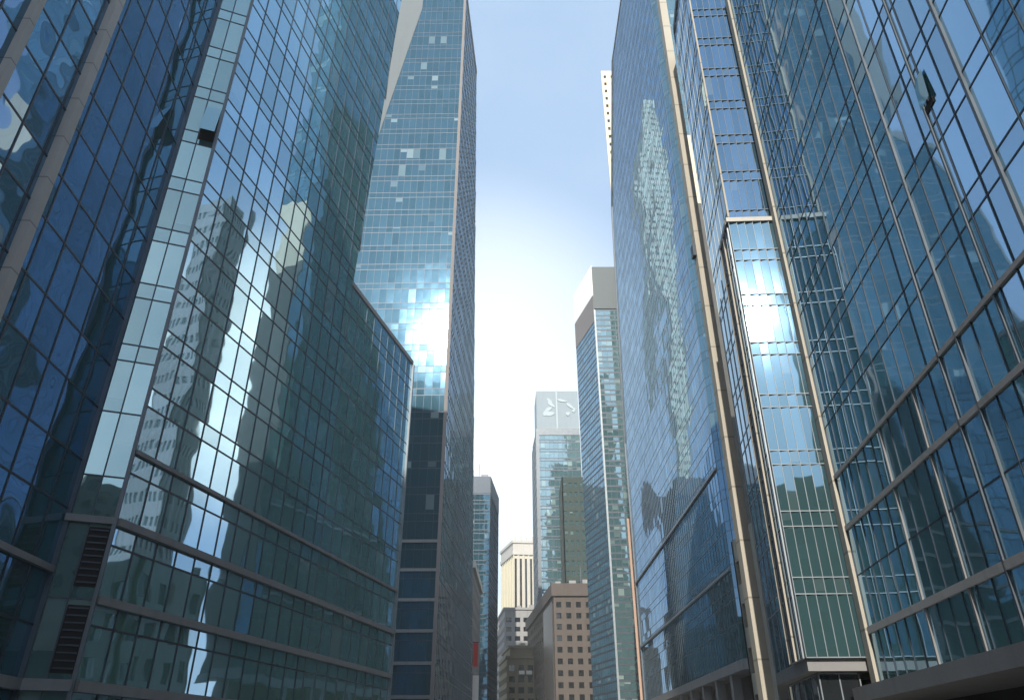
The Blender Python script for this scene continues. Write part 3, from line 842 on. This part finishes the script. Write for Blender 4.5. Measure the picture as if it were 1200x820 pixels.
for b_, pl, hh in ((Hb, pH, 49.5), (Jb, pJ, 59.0), (Kb, pK, 38.0), (Lb, pL, 93.6), (Gb, polyG, 128.6)):
    xs = [p[0] for p in pl]; ys = [p[1] for p in pl]
    if b_ is Gb: continue
    for k in range(3):
        x = min(xs) + (max(xs) - min(xs)) * (.35 + .2 * k); y = min(ys) + 3 + k
        mb = MB(); mb.box(x, x + 1.6 + k * .5, y, y + 2, hh, hh + 1.2 + .5 * k); mb.build('roof_plant', M['office_grey'], b_)
    mb = MB(); mb.tube([(min(xs) + (max(xs) - min(xs)) * .72, min(ys) + 4, hh), (min(xs) + (max(xs) - min(xs)) * .72, min(ys) + 4, hh + 6)], .09, 6); mb.build('mast', M['frame_grey'], b_)
# hanging signs of that building
fm = Facade(pM[1], pM[2], [0], [0], 'glass_dark', None)
sg = thing('shop_sign', 'tall white street sign with red characters, hung below a red board', 'sign', loc=fm.P(6, 6, 0))
mb = MB(); fm.bar(mb, 5.8, 6.1, 4, 20, .12, 1.6); bd = mb.build('board', M['sign_white'], sg)
mb = MB()
for zc in (6.2, 9.3, 12.2):
    fm.bar(mb, 5.7, 5.79, zc - .9, zc + .9, .4, 1.3)
    fm.bar(mb, 5.6, 5.7, zc - .25, zc + .25, .2, 1.5)
mb.build('lettering', M['red'], bd)
sg2 = thing('shop_sign', 'red vertical board hung above the white street sign', 'sign', loc=fm.P(6, 21, 0))
mb = MB(); fm.bar(mb, 5.8, 6.15, 22, 27.5, .12, 1.3); mb.build('board', M['red'], sg2)
mb = MB(); fm.bar(mb, 5.85, 6.1, 27.5, 27.7, -.3, 1.5); mb.build('bracket', M['frame_dark'], sg2)

# ------------------------------------------------------------------ buildings seen only in the mirror glass
def stone_thing(label, poly, H, wall, cols, rows, edges, **kw):
    b = thing('office_building', label, 'office building', loc=(poly[0][0], poly[0][1], 0))
    block(b, poly, 0, H, wall, cols, rows, edges, **kw)
    return b
stone_thing('dark stone block behind the viewer, mirrored low in the glass bay', rect(-6, 34, -70, -46), 38, 'dark_stone', [11, 8], 9, [2, 3], limit=60)
stone_thing('buff stone block behind the viewer, mirrored in the foot of the tallest tower', rect(-60, -40, -66, -40), 58, 'buff_stone', [8, 8], 18, [1, 2], limit=60)
stone_thing('dark narrow block behind the viewer, mirrored beside a strip of sky in the tallest tower', rect(-34, -20, -66, -40), 50, 'dark_stone', [8, 7], 17, [1, 2], limit=60)
stone_thing('dark stepped block mirrored in the lower glass at the left edge', rect(26, 46, -30, 2), 34, 'dark_stone', [7, 6], 9, [3, 2], limit=60)
stone_thing('buff stone building mirrored as a pale front low in the left block', rect(21, 34, 62.5, 71), 20, 'buff_stone', [4, 4], 5, [3, 0], limit=40)
stone_thing('old stone building behind the low left wing, mirrored in the right block', rect(-42, -24, 76, 98), 22, 'dark_stone', [6, 7], 6, [0, 1], limit=60)
stone_thing('tall cream tower behind the tallest tower, mirrored as a bright curved strip', rect(-38, -26, 330, 350), 365, 'ivory', [5, 6], 80, [0, 1], limit=100, wfrac=.32, hfrac=.4)
stone_thing('grey tower behind the right block, mirrored as a rounded shape in the left block', rect(50, 58, 84, 90), 96, 'office_grey', [7, 7], 24, [0, 3], limit=60, glass='glass_f', hfrac=.4)

for b, fs, lim in PENDING:
    add_panes(b, fs, lim)

# make each thing's Empty sit at its base without moving its children
bpy.context.view_layer.update()
for o in list(COL.objects):
    if o.parent is not None and o.parent.type == 'EMPTY':
        o.matrix_parent_inverse = o.parent.matrix_world.inverted()

# ------------------------------------------------------------------ ground
def struct(name, mb, mat): return tag(mb.build(name, M[mat]), kind='structure')
mb = MB(); mb.face([(-420, -300, 0), (420, -300, 0), (420, 800, 0), (-420, 800, 0)]); struct('ground', mb, 'paving')
mb = MB(); mb.face([(-9, -44, .02), (9, -44, .02), (9, 700, .02), (-5, 700, .02)]); struct('road', mb, 'asphalt')
mb = MB(); mb.box(-17, -9.1, -40, 62, -.1, .14); struct('pavement', mb, 'paving')
mb = MB(); mb.box(9.1, 21, -40, 300, -.1, .14); struct('pavement', mb, 'paving')
mb = MB()
for k in range(60):
    mb.face([(-.08, -40 + k * 9, .026), (.08, -40 + k * 9, .026), (.08, -36 + k * 9, .026), (-.08, -36 + k * 9, .026)])
struct('road_marking', mb, 'paint')

# ------------------------------------------------------------------ light
SUN_AZ = 180 + 8.0; SUN_EL = 30.0          # azimuth clockwise from +Y
S = Vector((math.sin(R(SUN_AZ)) * math.cos(R(SUN_EL)), math.cos(R(SUN_AZ)) * math.cos(R(SUN_EL)), math.sin(R(SUN_EL))))
sd = bpy.data.lights.new('sun', 'SUN'); sd.energy = 4.4; sd.angle = R(0.53); sd.color = (1.0, 0.93, 0.82)
so = bpy.data.objects.new('sun', sd); link(so); so.location = S * 300
so.rotation_euler = S.to_track_quat('Z', 'Y').to_euler()

w = bpy.data.worlds.new('World'); scene.world = w; w.use_nodes = True
nt = w.node_tree; nt.nodes.clear(); N = nt.nodes; L = nt.links
out = N.new('ShaderNodeOutputWorld'); bg = N.new('ShaderNodeBackground'); bg.inputs['Strength'].default_value = 0.13
sky = N.new('ShaderNodeTexSky'); sky.sky_type = 'NISHITA'; sky.sun_disc = False
sky.sun_elevation = R(SUN_EL); sky.sun_rotation = R(SUN_AZ)
sky.air_density = 1.0; sky.dust_density = 1.6; sky.ozone_density = 1.2
tc = N.new('ShaderNodeTexCoord')
dirv = vmath(nt, 'NORMALIZE', tc.outputs['Generated'])
sp = N.new('ShaderNodeSeparateXYZ'); L.new(dirv, sp.inputs[0])
def blob(az, el, r_in, r_out):
    d = (math.sin(R(az)) * math.cos(R(el)), math.cos(R(az)) * math.cos(R(el)), math.sin(R(el)))
    n = N.new('ShaderNodeVectorMath'); n.operation = 'DOT_PRODUCT'
    L.new(dirv, n.inputs[0]); n.inputs[1].default_value = d
    return maprange(nt, n.outputs['Value'], math.cos(R(r_out)), math.cos(R(r_in)))
nz = N.new('ShaderNodeTexNoise'); nz.inputs['Scale'].default_value = 3.2; nz.inputs['Detail'].default_value = 8; nz.inputs['Roughness'].default_value = .55
L.new(vmath(nt, 'MULTIPLY', dirv, (1, 1, 1.8)), nz.inputs['Vector'])
wisp = maprange(nt, nz.outputs['Fac'], .42, .72)
# low cloud, and a painted sun glow, ahead; a brighter cloud bank to the right
c1 = fmath(nt, 'MULTIPLY', blob(-4, 25, 0, 19), fmath(nt, 'ADD', fmath(nt, 'MULTIPLY', wisp, .25), .70))
c2 = fmath(nt, 'MULTIPLY', blob(48, 25, 6, 17), fmath(nt, 'ADD', fmath(nt, 'MULTIPLY', wisp, .5), .5))
low = fmath(nt, 'MULTIPLY', maprange(nt, sp.outputs['Z'], .29, .08), .9)
cl = fmath(nt, 'MAXIMUM', fmath(nt, 'MAXIMUM', c1, c2), fmath(nt, 'MAXIMUM', low, fmath(nt, 'MULTIPLY', wisp, .08)), True)
base = mixcol(nt, .55, sky.outputs[0], (3.3, 4.7, 6.6))
col = mixcol(nt, cl, base, (6.9, 7.3, 7.6))
# extra-bright warm patch added to the sky, mirrored at left as a sun glow
hot = fmath(nt, 'MULTIPLY', blob(48, 26, 2, 12), fmath(nt, 'ADD', fmath(nt, 'MULTIPLY', wisp, .5), .5))
col = mixcol(nt, hot, col, (26, 23, 17))
L.new(col, bg.inputs[0]); L.new(bg.outputs[0], out.inputs[0])

# ------------------------------------------------------------------ air
hm, hnt, hN, hL, hout = newmat('street_haze')
pv = hN.new('ShaderNodeVolumePrincipled'); pv.inputs['Color'].default_value = (0.90, 0.97, 0.97, 1); pv.inputs['Density'].default_value = 0.00035
pv.inputs['Anisotropy'].default_value = 0.0
hL.new(pv.outputs[0], hout.inputs['Volume'])
mb = MB(); mb.box(-425, 425, -305, 805, -1.2, 374)
tag(mb.build('haze', hm), kind='stuff')

# ------------------------------------------------------------------ render settings
scene.render.engine = 'CYCLES'
scene.cycles.max_bounces = 8; scene.cycles.glossy_bounces = 6; scene.cycles.diffuse_bounces = 3
scene.cycles.sample_clamp_indirect = 6.0
scene.cycles.use_denoising = True
scene.view_settings.view_transform = 'Standard'; scene.view_settings.look = 'None'
scene.view_settings.exposure = 0.62; scene.view_settings.gamma = 1.0
